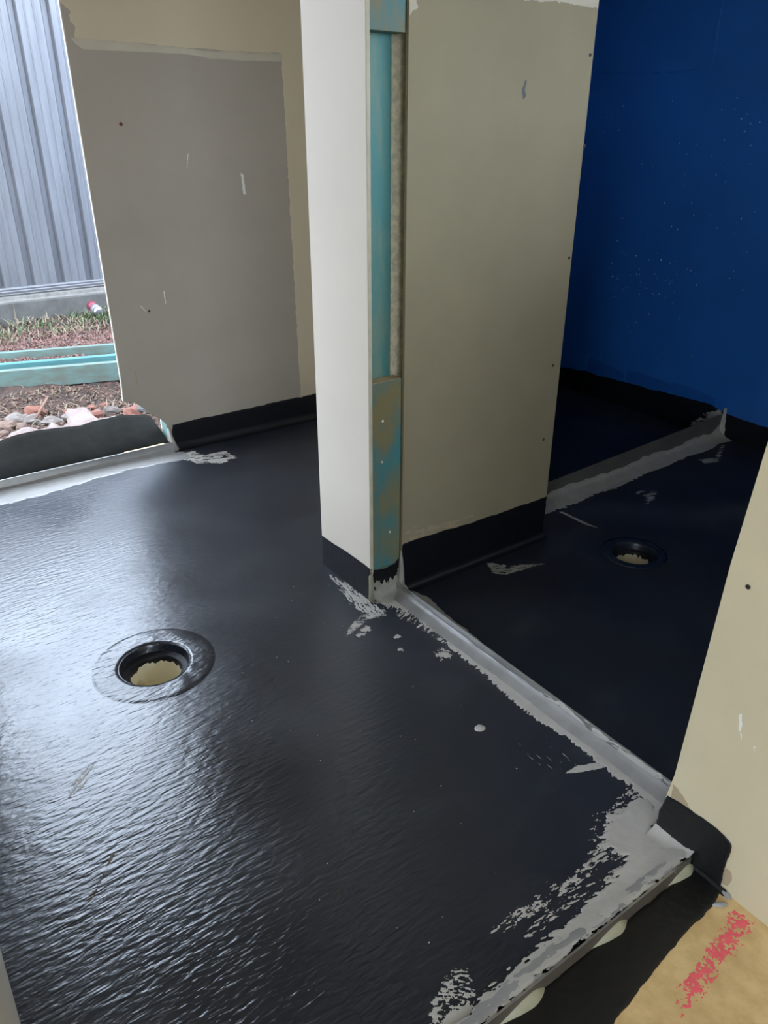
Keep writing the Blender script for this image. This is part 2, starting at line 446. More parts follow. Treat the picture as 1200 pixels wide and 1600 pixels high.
screw(wb, on_x((189, 194), FX), wall_x(FX), .0065, M['rust'])
screw(wb, on_x((233, 486), FX), wall_x(FX), .005)

# black membrane band at its foot
tp = [on_x(p, FX) for p in ((269, 664), (300, 656), (340, 648), (400, 635), (440, 626), (493, 615))]
tp += [(1.86, tp[-1][1] + .004), (1.86, -.004), (1.0, -.004)]
o = patch('trim_1', wall_x(FX), [dict(poly=tp, amp=.004, len=.04, wid=.01, seed=8)], M['membrane_wall'], None, res=.006, thick=.0015, lift=.0012)
tag(o, 'black membrane band along the foot of the grey brown wall', 'membrane band', kind='structure')
mb = MB(); rows = []                                   # coved fillet between band and floor
for k in range(26):
    y = 1.02 + k * (.83 / 25)
    rows.append([(FX + .003 + .028 * (1 - math.cos(a)), y, .001 + .028 * (1 - math.sin(a)) + .001 * vnoise(y * 20, a, 2)) for a in np.linspace(0, math.pi/2, 6)])
mb.sheet(rows).build('cove_fillet', M['membrane_wall'], o, True)

# ------------------------------------------------------------------ short wall block by the doorway
wm = thing('wall_middle', ((UJ + XL) / 2, 1.38, 0), 'short wall block with white face, khaki board and bare teal jamb', 'wall', kind='structure')
part_label(bevel(MB().box(XL, UJ, Y0, Y0 + .010, -.005, CH).build('plasterboard', M['board_white'], wm), .0008), 'white undercoated board')
mb = MB(); mb.box(UJ, UJ + .0012, Y0 + .0012, Y0 + .0105, .09, CH); mb.build('board_edge', M['board_edge'], wm)
part_label(bevel(MB().box(UJ - .006, UJ + .004, Y0 + .108, YW, -.005, CH).build('plasterboard', M['board_green'], wm), .0008), 'khaki paper-faced board')
MB().box(XL, XL + .01, Y0 + .011, YW, -.005, CH).build('plasterboard', M['board_brown'], wm)
MB().box(XL + .011, UJ - .007, YW - .01, YW, -.005, CH).build('plasterboard', M['board_brown'], wm)
MB().box(UJ - .085, UJ - .040, Y0 + .011, Y0 + .095, 0, CH).build('stud', M['teal'], wm)
part_label(MB().box(UJ - .085, UJ - .0395, Y0 + .0955, Y0 + .165, .0, CH).build('cement_strip', M['mottled'], wm), 'mottled cement strip in the recess')
def block(z0, z1, name):
    o = bevel(MB().box(UJ - .039, UJ - .003, Y0 + .0112, Y0 + .1055, z0, z1).build(name, M['teal_block'], wm), .0015)
    return part_label(o, 'teal stained timber block in the jamb')
b1 = block(.095, .634, 'timber_block')
MB().box(UJ - .0388, UJ - .0034, Y0 + .0115, Y0 + .1052, .6338, .6346).build('sawn_end', M['cut_pine'], b1)
b2 = block(1.385, CH, 'timber_block')
for p in ((598, 658), (597, 722), (609, 831)):
    screw(wm, on_x(p, UJ - .003), wall_x(UJ - .003), .0035, M['scratch'])
MB().box(XL + .011, UJ - .0855, Y0 + .011, YW - .011, 0, CH).build('core', M['cut_pine'], wm)
for p in ((922, 86), (913, 228), (889, 403), (864, 571), (849, 687)):
    screw(wm, on_x(p, UJ + .004), wall_x(UJ + .004), .0045)
GX = UJ + .004
gp = [on_x(p, GX) for p in ((800, -40), (800, -2), (835, 2), (870, 3), (905, 9), (930, 12), (937, 20), (932, 30), (934, 44), (940, 44), (948, -40))]
gp[0] = (gp[0][0], 2.3); gp[-1] = (YW, 2.3); gp[-2] = (YW, gp[-2][1])
patch('joint_compound', wall_x(GX), [dict(poly=gp, amp=.005, len=.02, wid=.012, seed=4),
      dict(poly=[on_x(p, GX) for p in ((633, -20), (646, -20), (652, 10), (640, 24), (634, 30))], amp=.004, len=.03, wid=.006, seed=6)], M['compound_light'], wm, res=.004, thick=.0005, cut=lambda X, Y: np.minimum(YW - .001 - X, X - (Y0 + .109)))
patch('scuff_mark', wall_x(GX), [dict(poly=[on_x(p, GX) for p in ((821, 124), (823, 127), (820, 140), (822, 150), (817, 156), (815, 140))], amp=.001)], M['scuff'], wm, res=.002, thick=.0003)
patch('stain', wall_x(GX), [dict(poly=[on_x(p, GX) for p in ((632, 822), (700, 816), (740, 806), (700, 830), (632, 848))], amp=.012, len=.03, wid=.01, seed=12, cover=.5)], M['stain'], wm, res=.003, thick=.0003)

# black bands on the block
wt = [on_y(p, Y0) for p in ((505, 838), (520, 848), (545, 864), (578, 888))]
wt[0] = (XL, wt[0][1]); wt[-1] = (UJ + .001, wt[-1][1])
o = patch('trim_2', wall_y(Y0), [dict(poly=wt + [(UJ + .001, -.004), (XL, -.004)], amp=.0012, len=.02, wid=.02)], M['membrane_wall'], None, res=.0035, thick=.0012, lift=.0008)
tag(o, 'black membrane band at the foot of the white wall face', 'membrane band', kind='structure')
gt = [on_x(p, GX) for p in ((630, 850), (648, 843), (690, 830), (740, 815), (800, 795), (851, 777))]
gt[0] = (Y0 + .108, gt[0][1]); gt[-1] = (YW + .001, gt[-1][1])
o = patch('trim_3', wall_x(GX), [dict(poly=gt + [(YW + .001, -.008), (Y0 + .108, -.008)], amp=.004, len=.05, wid=.01, seed=2)], M['membrane_wall'], None, res=.004, thick=.0014, lift=.0008)
tag(o, 'black membrane band along the foot of the khaki wall', 'membrane band', kind='structure')
mb = MB(); rows = []
for k in range(20):
    y = Y0 + .115 + k * ((YW - Y0 - .115) / 19)
    rows.append([(GX + .002 + .022 * (1 - math.cos(a)), y, -.003 + .022 * (1 - math.sin(a))) for a in np.linspace(0, math.pi/2, 6)])
mb.sheet(rows).build('cove_fillet', M['membrane_wall'], o, True)
jb = [(Y0 + .011, .098), (Y0 + .03, .092), (Y0 + .06, .088), (Y0 + .08, .092), (Y0 + .1045, .108), (Y0 + .1045, 0), (Y0 + .011, 0)]
o = patch('trim_4', wall_x(UJ - .003), [dict(poly=jb, amp=.006, len=.02, wid=.01, seed=9)], M['membrane_wall'], None, res=.0025, thick=.001, lift=.0008)
tag(o, 'small black painted patch at the foot of the teal jamb', 'membrane band', kind='structure')
MB().box(UJ - .039, UJ - .0035, Y0 + .0112, Y0 + .1045, -.002, .0945).build('jamb_foot', M['teal_block'], o)

# ------------------------------------------------------------------ blue wall, bathroom and shower shell
wf = MB().box(-2.9, .0, YB, YB + .11, -.15, CH).build('wall_far', M['blue'])
tag(wf, 'deep blue painted bathroom wall at the upper right', 'wall', kind='structure')
bl = [on_y(p, YB) for p in ((870, 572), (905, 578), (960, 592), (1010, 606), (1060, 618), (1110, 632), (1128, 642), (1150, 652), (1180, 662), (1200, 668))]
bl = [(-2.86, bl[0][1])] + bl + [(-.11, bl[-1][1]), (-.11, -.02), (-2.86, -.02)]
o = patch('trim_5', wall_y(YB), [dict(poly=bl, amp=.006, len=.05, wid=.012, seed=2)], M['membrane_wall'], None, res=.008, thick=.0015, lift=.0012)
tag(o, 'black membrane band along the foot of the blue wall', 'membrane band', kind='structure')
ov = [dict(poly=[on_y(p, YB) for p in q], amp=.004, len=.05, wid=.02, seed=i) for i, q in enumerate((
    ((922, 558), (940, 566), (975, 582), (974, 597), (915, 580)), ((980, 579), (1000, 582), (1045, 598), (1044, 615), (978, 598)),
    ((1052, 598), (1080, 606), (1115, 622), (1118, 636), (1050, 618)), ((1010, 590), (1060, 603), (1055, 612), (1010, 600))))]
patch('paint_overlap', wall_y(YB), ov, M['blue_dark'], wf, res=.008, thick=.0005)
p1 = [on_y(p, YB) for p in ((930, 113), (1000, 116), (1060, 112), (1094, 107))]
p1 = [(a, b + .002) for a, b in p1] + [(a, b - .002) for a, b in p1[::-1]]
patch('sheet_joint', wall_y(YB), [dict(poly=p1, amp=.001)], M['blue_dark'], wf, res=.004, thick=.001)
bm = on_y((1118, 60), YB)
mb = MB().box(bm[0] - .006, bm[0] + .006, YB - .002, YB, bm[1] - .1, CH).build('sheet_joint', M['blue'], wf)

mb = MB()  # small highlights on the blue paint, modelled as pale dots
for k in range(110):
    px, py = ((rng.normal(1165, 28), rng.uniform(140, 470)), (rng.uniform(950, 1060), rng.normal(430, 22)), (rng.uniform(905, 1190), rng.uniform(150, 560)))[k % 3 if k % 6 else 2]
    q = on_y((px, py), YB); r_ = rng.uniform(.0012, .003)
    mb.add([(q[0] - r_, YB - .0008, q[1]), (q[0], YB - .0008, q[1] - r_ * 1.5), (q[0] + r_, YB - .0008, q[1]), (q[0], YB - .0008, q[1] + r_ * 1.5), (q[0], YB - .003, q[1])], [(0, 1, 4), (1, 2, 4), (2, 3, 4), (3, 0, 4)])
o = mb.build('painted_glints', M['glint'], wf); o['kind'] = 'stuff'
o = MB().box(-2.97, -2.861, 1.961, YB, -.15, CH).build('wall_shower', M['blue']); tag(o, 'blue shower end wall hidden behind the khaki wall', 'wall', kind='structure')
o = MB().box(-2.939, XL, 1.85, 1.96, -.15, CH).build('wall_inner', M['wall_plain']); tag(o, 'inner wall closing the alcove behind the short wall block', 'wall', kind='structure')
ws = thing('wall_side', (-.05, 2.1, 0), 'bathroom end wall with window, out of the frame', 'wall', kind='structure')
for a in ((-.1, .0, Y0 + .111, 1.45, -.15, CH), (-.1, .0, 2.85, YB, -.15, CH), (-.1, .0, 1.45, 2.85, -.15, 1.2), (-.1, .0, 1.45, 2.85, 2.1, CH)):
    MB().box(*a).build('wall_section', M['wall_plain'], ws)

# ------------------------------------------------------------------ right wall panel
wr = thing('wall_right', (.4, Y0, 0), 'tan plasterboard wall panel at the right of the doorway', 'wall', kind='structure')
e = [(-.545, -.02), (-.540, .08), (-.532, .15), (-.527, .35), (-.521, .60), (-.509, .81), (-.500, 1.2), (-.50, CH)]
MB().prism(e + [(3.2, CH), (3.2, -.02)], wall_y(Y0), .01).build('plasterboard', M['board_tan'], wr)
MB().box(-.488, 3.2, Y0 + .0105, Y0 + .1, -.15, CH).build('frame_core', M['cut_pine'], wr)
MB().box(-.495, 3.2, Y0 + .1005, Y0 + .11, -.15, CH).build('plasterboard', M['wall_plain'], wr)
screw(wr, on_y((1169, 917), Y0), wall_y(Y0), .0042)
patch('paint_drip', wall_y(Y0), [dict(poly=[on_y(p, Y0) for p in q], amp=.001, len=.01, wid=.004) for q in
      (((1155, 1117), (1159, 1115), (1160, 1135), (1157, 1144), (1154, 1140)), ((1157, 1146), (1159, 1146), (1159, 1160), (1158, 1161)), ((1178, 1166), (1180, 1166), (1180, 1174), (1179, 1174)))],
      M['scratch'], wr, res=.0015, thick=.0006)
patch('damp_stain', wall_y(Y0), [dict(poly=[on_y(p, Y0) for p in q], amp=.002, seed=3) for q in
      (((1052, 1226), (1060, 1233), (1070, 1248), (1078, 1263), (1064, 1256), (1048, 1248)), ((1134, 1355), (1143, 1362), (1144, 1376), (1136, 1385), (1127, 1380)))], M['stain'], wr, res=.002, thick=.0004)
zz = lambda q: (980 + q[0] / 5.4545, 1200 + q[1] / 5.4545)
pb = [on_y(zz(q), Y0) for q in ((345, 235), (380, 250), (430, 275), (520, 335), (600, 395), (690, 455), (760, 505), (840, 580), (880, 635), (895, 668), (880, 720), (850, 800), (825, 890), (805, 975))]
pb = pb + [(pb[-1][0], HZ), (-.545, HZ), (-.545, .05)]
o = patch('trim_6', wall_y(Y0), [dict(poly=pb, amp=.0015, len=.01, wid=.01, seed=4)], M['membrane_strip'], None, res=.0022, thick=.0016, lift=.0006)
tag(o, 'black membrane corner patch at the foot of the tan panel', 'membrane band', kind='structure')

# left wall with an opening added for light, and the house room behind the camera
wl = thing('wall_left', (-1.7, YL, 0), 'pale wall along the left with a black membrane foot', 'wall', kind='structure')
for a in ((FX + .0005, -2.55, YL - .11, YL, -.15, CH), (-2.55, -2.05, YL - .11, YL, -.15, .3), (-2.55, -2.05, YL - .11, YL, 2.05, CH), (-2.05, XB, YL - .11, YL, -.15, CH)):
    MB().box(*a).build('wall_section', M['wall_plain'], wl)
mb = MB(); rows = []
for k in range(60):
    xx = -2.92 + k * ((XB + 2.92 - .004) / 89)
    zt = .115 + .006 * vnoise(xx * 8, 0, 3)
    prof = [(YL + .002, zt), (YL + .0035, zt - .004), (YL + .004, .06)]
    prof += [(YL + .004 + .042 * (1 - math.cos(a)), .002 + .042 * (1 - math.sin(a))) for a in np.linspace(.2, math.pi/2, 7)]
    rows.append([(xx, y + .003 * vnoise(xx * 14, j * 1.3, 5), max(z + .002 * vnoise(xx * 22, j * .9, 6), .0006)) for j, (y, z) in enumerate(prof)])
o = mb.sheet(rows).build('trim_7', M['membrane_upstand'], None, True)
tag(o, 'glossy black membrane upstand curving up the left wall', 'membrane band', kind='structure')
wh = thing('wall_house', (1.3, -2.5, 0), 'house room walls behind the camera, out of the frame', 'wall', kind='structure')
for a in ((XB, XB + .1, -2.5, YL - .11, -.15, CH), (3.2, 3.3, -2.6, -1.45, -.15, CH), (3.2, 3.3, .35, Y0 + .11, -.15, CH), (3.2, 3.3, -1.45, .35, -.15, .95), (3.2, 3.3, -1.45, .35, 2.15, CH), (XB, .45, -2.6, -2.5, -.15, CH), (1.95, 3.2, -2.6, -2.5, -.15, CH), (.45, 1.95, -2.6, -2.5, -.15, .1), (.45, 1.95, -2.6, -2.5, 2.2, CH)):  # opening in the rear wall is added to let light in
    MB().box(*a).build('wall_section', M['wall_plain'], wh)

# ------------------------------------------------------------------ thresholds
def strip_rows(xs, f): return [f(t) for t in xs]

# A: between the nearer room and the bathroom
YA = Y0 + .091
ta = thing('threshold_angle', (-1.03, YA, 0), 'aluminium angle bedded in grey sealant across the bathroom doorway', 'threshold')
bevel(MB().box(UJ + .002, -.541, YA, YA + .0022, -.012, .034).build('upright_leg', M['alu'], ta), .0005)
mb = MB(); rows = []
for k in range(70):
    xx = UJ + .004 + k * ((-.546 - UJ - .006) / 69)
    n1 = vnoise(xx * 18, 0, 4); n2 = vnoise(xx * 7, 3, 4)
    top = .017 + .004 * n1 + (.008 if xx < -1.35 else 0) * (1 + n2)
    rows.append([(xx, YA - .034 + .004 * n2, .0012), (xx, YA - .022, .004 + .001 * n1), (xx, YA - .010, .0075 + .001 * n2), (xx, YA - .004, .011), (xx, YA - .0004, top)])
mb.sheet(rows).build('sealant_fillet', M['sealant_clear'], ta, True)
az = lambda q: (600 + q[0] / 2.609, 1000 + q[1] / 2.609)
low = [(596, 944), (622, 950), (642, 957), (656, 972), (672, 984), (690, 992), (700, 1008)] + [az(q) for q in ((330, 80), (400, 130), (460, 190), (550, 268), (610, 312), (690, 367), (760, 412), (830, 462), (880, 507), (940, 552), (1000, 592), (1035, 622))]
ap = P(*low) + [(-.548, Y0 + .03), (-.548, YA), (UJ + .004, YA), (UJ + .004, Y0 - .01)]
patch('sealant_band', on_floor(), [dict(poly=ap, amp=.012, ang=1.9, len=.022, wid=.004, seed=3)], M['sealant'], ta, res=.0025, thick=.0012, relief=.0004)
bk = [(xx, YA + .003) for xx in (UJ + .004, -1.3, -1.1, -.95)] + [(-.95, YA + .008), (-1.05, YA + .030), (-1.2, YA + .042), (-1.35, YA + .045), (-1.43, YA + .06), (UJ + .004, YA + .04)]
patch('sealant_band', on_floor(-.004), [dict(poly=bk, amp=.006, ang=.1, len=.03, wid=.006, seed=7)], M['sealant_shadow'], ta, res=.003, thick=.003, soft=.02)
patch('sealant_film', wall_y(YA), [dict(poly=[(-.95, .012), (-.541, .01), (-.541, .033), (-.7, .033), (-.9, .030)], amp=.008, len=.03, wid=.008, seed=4, cover=.62)], M['sealant'], ta, res=.0018, thick=.0004)

# B: between the nearer room and the house
tb = thing('threshold_angle', (XB, .5, HZ), 'aluminium edge angle in grey sealant beside the chipboard floor', 'threshold')
bevel(MB().box(XB, XB + .0025, YL + .001, Y0 - .012, HZ + .0002, .0125).build('upright_leg', M['alu_dark'], tb), .0005)
MB().box(XB - .0004, XB + .0029, YL + .001, Y0 - .012, .0122, .0134).build('top_edge', M['alu'], tb)
bz = lambda q: (640 + q[0] / 2.143, 1300 + q[1] / 2.143)
bp_ = [az(q) for q in ((1035, 622), (1010, 660), (985, 692), (940, 712), (895, 702), (908, 745), (892, 800), (905, 832), (940, 862), (985, 885), (972, 922), (935, 962), (890, 1010), (830, 1060))]
bp_ += [bz(q) for q in ((560, 270), (500, 330), (430, 390), (380, 430), (320, 490), (250, 550), (205, 595), (175, 645))]
bpoly2 = P(*bp_)
bpoly2 = bpoly2 + [(XB - .07, bpoly2[-1][1] - .12), (XB - .001, bpoly2[-1][1] - .12), (XB - .001, Y0 - .004), (-.548, Y0 - .002), (-.548, Y0 + .04)]
def rise(mapf):
    def f(a, b, h):
        k = min(max((a - (XB - .05)) / .048, 0), 1)
        return (a, b, h + .0105 * k * k * (3 - 2 * k))
    return f
patch('sealant_band', rise(None), [dict(poly=bpoly2, amp=.015, ang=1.45, len=.018, wid=.004, seed=13), dict(poly=P(*[az(q) for q in ((1035, 600), (985, 600), (930, 660), (860, 720), (850, 800), (840, 870), (930, 900), (1000, 880), (1040, 700))]), amp=.012, ang=1.3, len=.016, wid=.0035, seed=23, cover=.40)], M['sealant'], tb, res=.0022, thick=.0015, relief=.0006,
      cut=lambda X, Y: np.minimum(XB - .001 - X, Y0 + .06 - Y))
fs = [(XB - .03, Y0 - .05), (XB - .004, Y0 - .05), (XB - .002, .3), (XB - .028, .3)]
def rise2(a, b, h): q = rise(None)(a, b, h); return (q[0], q[1], q[2] + .0012)
patch('sealant_film', rise2, [dict(poly=fs, amp=.012, ang=1.5, len=.08, wid=.012, seed=21, cover=.60)], M['sealant_clear'], tb, res=.0025, thick=.0006)
# corner fillet where both thresholds meet the panel foot
mb = MB(); rows = []
for k in range(24):
    xx = -.546 + k * ((XB + .546) / 23)
    t = k / 23
    hgt = .011 * (1 - t) + .004 * t + .002 * vnoise(k * .8, 0, 5)
    dep = .030 - .010 * t
    rows.append([(xx, Y0 - dep * (1 - s) - .002, .003 + (hgt) * s ** 2.2 + .0105 * max(0, (t - .4) / .6) ** 2) for s in np.linspace(0, 1, 7)])
mb.sheet(rows).build('sealant_fillet', M['sealant'], tb, True)

# black strip on the house floor
st = [fl(p, HZ) for p in ((1128, 1388), (1122, 1402), (1118, 1410), (1085, 1445), (1040, 1495), (1000, 1545), (965, 1590), (952, 1612))]
st = [(XB + .003, Y0 - .001), (st[0][0], Y0 - .001)] + st + [(-.355, .45), (-.36, .2), (-.36, 0.0), (XB + .003, 0.0)]
ms = patch('membrane_strip', on_floor(HZ), [dict(poly=st, amp=.003, ang=1.5, len=.04, wid=.01, seed=17)], M['membrane_strip'], None, res=.003, thick=.0016, lift=.0005)
tag(ms, 'black membrane strip brushed on chipboard beside the metal edge', 'membrane strip')
mb = MB(); rows = []
for k in range(12):
    xx = XB + .006 + k * (.066 / 11)
    rows.append([(xx, Y0 - .003 - .008 * (1 - math.cos(a)), HZ + .001 + .008 * (1 - math.sin(a)) + .0008 * vnoise(k, a, 3)) for a in np.linspace(0, math.pi/2, 6)])
mb.sheet(rows).build('cove_bead', M['membrane_strip'], ms, True)

# cream adhesive blobs against the outer face
def blob(name, c, rx, ry, h, material, seed, ang=0, loc=None):
    mb = MB(); rows = []; n = 28
    for k in range(8):
        t = k / 7
        row = []
        for i in range(n):
            a = 2 * math.pi * i / n
            r = (1 - t) * (1 + .16 * vnoise(math.cos(a) * 1.8 + seed, math.sin(a) * 1.8, seed))
            x_, y_ = rx * r * math.cos(a), ry * r * math.sin(a)
            X_ = x_ * math.cos(ang) - y_ * math.sin(ang); Y_ = x_ * math.sin(ang) + y_ * math.cos(ang)
            row.append((c[0] + X_, c[1] + Y_, c[2] + h * math.sqrt(max(0, 1 - (1 - t) ** 2)) * (1 + .12 * vnoise(x_ * 90, y_ * 90, seed))))
        rows.append(row)
    return mb.sheet(rows, True).build(name, material, None, True, loc=loc or c)
def lens_blob(y, ln, w, h, label, seed):
    """adhesive squeezed out under the angle: flat against the metal, tapering at both ends"""
    mb = MB(); rows = []
    for k in range(17):
        t = k / 16; s = math.sin(math.pi * t ** 1.5) ** .8 * (1 + .12 * vnoise(t * 4, 0, seed))
        yy = y - ln / 2 + ln * t
        rows.append([(XB + .0028 + w * s * q, yy, HZ + .0022 + h * s * (1 - q) ** .8 + .0018 * s * math.sin(math.pi * q)) for q in np.linspace(0, 1, 8)])
    o = mb.sheet(rows).build('adhesive_blob', M['glue'], None, True, loc=(XB + .003, y, HZ))
    return tag(o, label, 'adhesive blob', 'adhesive blobs along the metal edge')
def blob_at(p): return fl(p, HZ)
for p, ln, w, h, lab, sd in (((1066, 1372), .078, .010, .017, 'cream adhesive blob on the metal edge nearest the tan panel', 1),
                             ((963, 1472), .092, .011, .016, 'cream adhesive blob midway along the metal edge', 2),
                             ((828, 1592), .105, .012, .018, 'cream adhesive blob cut by the bottom of the picture', 3)):
    lens_blob(blob_at(p)[1], ln, w, h, lab, sd)
# grey sealant dabs at the end of the black strip
for p, rx, ry, an, lab in (((1135, 1392), .016, .007, -.5, 'larger grey sealant dab at the foot of the tan panel'),
                           ((1124, 1414), .015, .005, 1.0, 'smaller grey sealant dab on chipboard beside black strip')):
    c = fl(p, HZ)
    tag(blob('sealant_dab', (c[0], c[1] - (.004 if rx > .0155 else 0), HZ + .0004), rx, ry, .006, M['sealant_clear'], 5, an), lab, 'sealant dab')

# pink sprayed mark
pk = [fl(bz(q), HZ) for q in ((1085, 262), (1140, 300), (1135, 335), (1085, 385), (1050, 430), (1010, 490), (960, 570), (915, 605), (900, 590), (940, 540), (905, 520), (945, 470), (985, 430), (1010, 370), (1050, 335))]
pm = patch('spray_paint_mark', on_floor(HZ), [dict(poly=pk, amp=.016, len=.006, wid=.006, seed=31, cover=.60)], M['pink'], None, res=.0016, thick=.0003, lift=.0003)
tag(pm, 'pink spray paint mark on the tan chipboard floor', 'paint mark')

# C: sill of the outside doorway
XC = -2.905
tc_ = thing('threshold_angle', (XC, .55, 0), 'aluminium angle upstand across the outside doorway', 'threshold')
bevel(MB().box(XC - .003, XC, .101, .998, -.02, .048).build('upright_leg', M['alu'], tc_), .0006)
mb = MB(); rows = []
for k in range(60):
    yy = .102 + k * (.895 / 59)
    n1 = vnoise(yy * 14, 0, 8)
    rows.append([(XC + .0004, yy, .020 + .003 * n1), (XC + .004, yy, .010), (XC + .012, yy, .005), (XC + .03, yy, .0025 + .0005 * n1), (XC + .05 + .006 * n1, yy, .0008)])
mb.sheet(rows).build('sealant_fillet', M['sealant_clear'], tc_, True)
cb = P((-60, 800), (0, 790), (60, 776), (120, 758), (150, 748), (200, 735), (262, 722), (300, 716))
cb = [(XC, cb[-1][1])] + cb[::-1] + [(XC, cb[0][1])]
patch('sealant_band', on_floor(), [dict(poly=cb, amp=.014, ang=1.5, len=.05, wid=.006, seed=3)], M['sealant_clear'], tc_, res=.004, thick=.001, relief=.0004)

# G: shower upstand
tg = thing('threshold_angle', (-1.70, 2.4, -.004), 'tall aluminium upstand in grey sealant in front of the shower', 'threshold')
ga, gb = (-1.685, YW + .03), (-1.715, YB - .004)
def gpt(t, off=0): return (ga[0] + (gb[0] - ga[0]) * t - off, ga[1] + (gb[1] - ga[1]) * t)
mb = MB(); rows = []
for t in np.linspace(0, 1, 12):
    a = gpt(t); zt = .068 + .032 * t
    rows.append([(a[0], a[1], -.012), (a[0], a[1], zt), (a[0] - .003, a[1], zt), (a[0] - .003, a[1], -.012)])
mb.sheet(rows, True).build('upright_leg', M['alu_shower'], tg)
mb = MB(); rows = []
for k in range(60):
    t = .02 + k * .98 / 59; a = gpt(t); n1 = vnoise(t * 17, 0, 3); n2 = vnoise(t * 40, 2, 3)
    zt = .030 + .010 * n1 + .006 * n2 + .03 * max(0, t - .93) / .07
    rows.append([(a[0] + .0006, a[1], zt), (a[0] + .003, a[1], zt * .6), (a[0] + .012, a[1], zt * .3), (a[0] + .035, a[1], .004), (a[0] + .06 + .01 * n1, a[1], -.003)])
mb.sheet(rows).build('sealant_fillet', M['sealant_shadow'], tg, True)
gz = lambda q: (800 + q[0] / 3, 540 + q[1] / 3)
gl = [fl(gz(q), -.004) for q in ((120, 830), (160, 792), (235, 762), (330, 728), (400, 692), (490, 668), (600, 612), (700, 565), (800, 535), (880, 492), (950, 452), (1020, 440))]
gl[-1] = (gl[-1][0], YB - .002)
gl = gl + [(gb[0], YB - .002), (ga[0], gl[0][1])]
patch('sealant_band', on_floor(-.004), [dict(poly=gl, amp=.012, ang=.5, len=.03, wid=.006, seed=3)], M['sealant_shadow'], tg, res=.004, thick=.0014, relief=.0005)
mb = MB(); rows = []
for k in range(12):
    z = -.002 + k * .012
    w = .026 * (1 - k / 14) * (1 + .2 * vnoise(k, 0, 2))
    rows.append([(gb[0] + .004 + w, YB - .001, z), (gb[0] + .004 + w * .4, YB - .008, z), (gb[0] + .001, YB - .02 * (1 - k / 16), z)])
mb.sheet(rows).build('sealant_fillet', M['sealant_shadow'], tg, True)

# ------------------------------------------------------------------ sealant smears on the floors
def smear(label, shapes, mp=None, material='sealant', res=.0025, thick=.0006):
    c = shapes[0]['poly'][0]
    o = patch('sealant_smear', mp or on_floor(), shapes, M[material], None, res=res, thick=thick)
    return tag(o, label, 'sealant smear', 'grey sealant smears')
smear('dry-brushed grey sealant streaks trailing from the right-hand corner', [
    dict(poly=P(*[az(q) for q in ((890, 835), (930, 880), (840, 960), (700, 1060), (600, 1130), (480, 1200), (440, 1190), (540, 1100), (640, 1030), (780, 950))]), amp=.008, ang=1.45, len=.014, wid=.004, seed=5, cover=.48),
    dict(poly=P(*[az(q) for q in ((980, 880), (960, 950), (860, 1030), (740, 1100), (640, 1190), (560, 1230), (600, 1150), (720, 1050), (860, 960))]), amp=.006, ang=1.45, len=.024, wid=.0035, seed=9, cover=.40)], res=.0013)
smear('splashed grey sealant dabs at the bottom edge of the picture', [
    dict(poly=P(*[bz(q) for q in ((75, 560), (130, 470), (190, 460), (225, 560), (205, 600), (170, 650), (70, 660))]), amp=.008, ang=.9, len=.010, wid=.0032, seed=6, cover=.46),
    dict(poly=P(*[bz(q) for q in ((120, 610), (200, 580), (215, 600), (150, 660), (100, 660))]), amp=.006, seed=2)], res=.0018)
smear('thin grey sealant spur pointing left from the doorway band', [
    dict(poly=P(*[az(q) for q in ((730, 546), (790, 512), (870, 500), (905, 520), (850, 530), (780, 542))]), amp=.003, ang=.4, len=.03, wid=.004, seed=4)], res=.0015)
fs_ = smear('faint dry-brushed grey streaks left of the sealant spur', [
    dict(poly=P(*[az(q) for q in ((520, 430), (660, 400), (800, 500), (740, 545), (640, 510), (540, 470))]), amp=.006, ang=-.05, len=.10, wid=.003, seed=14, cover=.26)], res=.0018)
fs_['kind'] = 'stuff'
smear('rough grey sealant patch at the foot of the white wall', [
    dict(poly=P((509, 893), (520, 900), (545, 912), (572, 922), (580, 940), (600, 955), (590, 965), (565, 955), (548, 945), (530, 915)), amp=.014, ang=-.1, len=.022, wid=.0035, seed=3, cover=.58),
    dict(poly=P((600, 953), (604, 962), (575, 968), (555, 985), (541, 995), (545, 980), (565, 962)), amp=.006, ang=1.1, len=.02, wid=.003, seed=7, cover=.55),
    dict(poly=P((600, 945), (660, 960), (690, 990), (700, 1012), (660, 985), (620, 962)), amp=.010, ang=1.9, len=.03, wid=.005, seed=8, cover=.42)], res=.0015)
for i, (p, r, lab) in enumerate((((573, 983), .014, 'small grey sealant dab just left of the doorway corner'), ((563, 992), .012, 'long grey sealant dab left of the doorway corner, lower of two'),
                    ((620, 995), .010, 'small grey sealant dab near the start of the doorway band'), ((627, 1014), .010, 'small grey sealant dab below the start of the doorway band'),
                    ((693, 1022), .024, 'branched grey sealant dab beside the doorway band'))):
    c = fl(p); rr = r
    smear(lab, [dict(poly=[(c[0] + rr * math.cos(a) * .6, c[1] + rr * math.sin(a)) for a in np.linspace(0, 6.28, 10)[:-1]], amp=r * .9, len=.012, wid=.006, seed=20 + i)], res=.0015)
c = fl((750, 1138))
tag(blob('sealant_dab', (c[0], c[1], .0004), .011, .012, .004, M['sealant'], 9), 'round pale sealant dab alone on the black floor', 'sealant dab')
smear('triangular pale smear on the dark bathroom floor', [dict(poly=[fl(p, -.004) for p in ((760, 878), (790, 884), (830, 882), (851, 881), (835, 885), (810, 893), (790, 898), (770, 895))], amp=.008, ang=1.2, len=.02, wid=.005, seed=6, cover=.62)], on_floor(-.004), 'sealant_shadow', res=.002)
smear('faint grey smear on the bathroom floor below the upstand', [dict(poly=[fl(p, -.004) for p in ((985, 768), (1028, 768), (1022, 780), (1012, 788), (1008, 776))], amp=.012, ang=1.2, len=.04, wid=.006, seed=11, cover=.45)], on_floor(-.004), 'sealant_shadow')
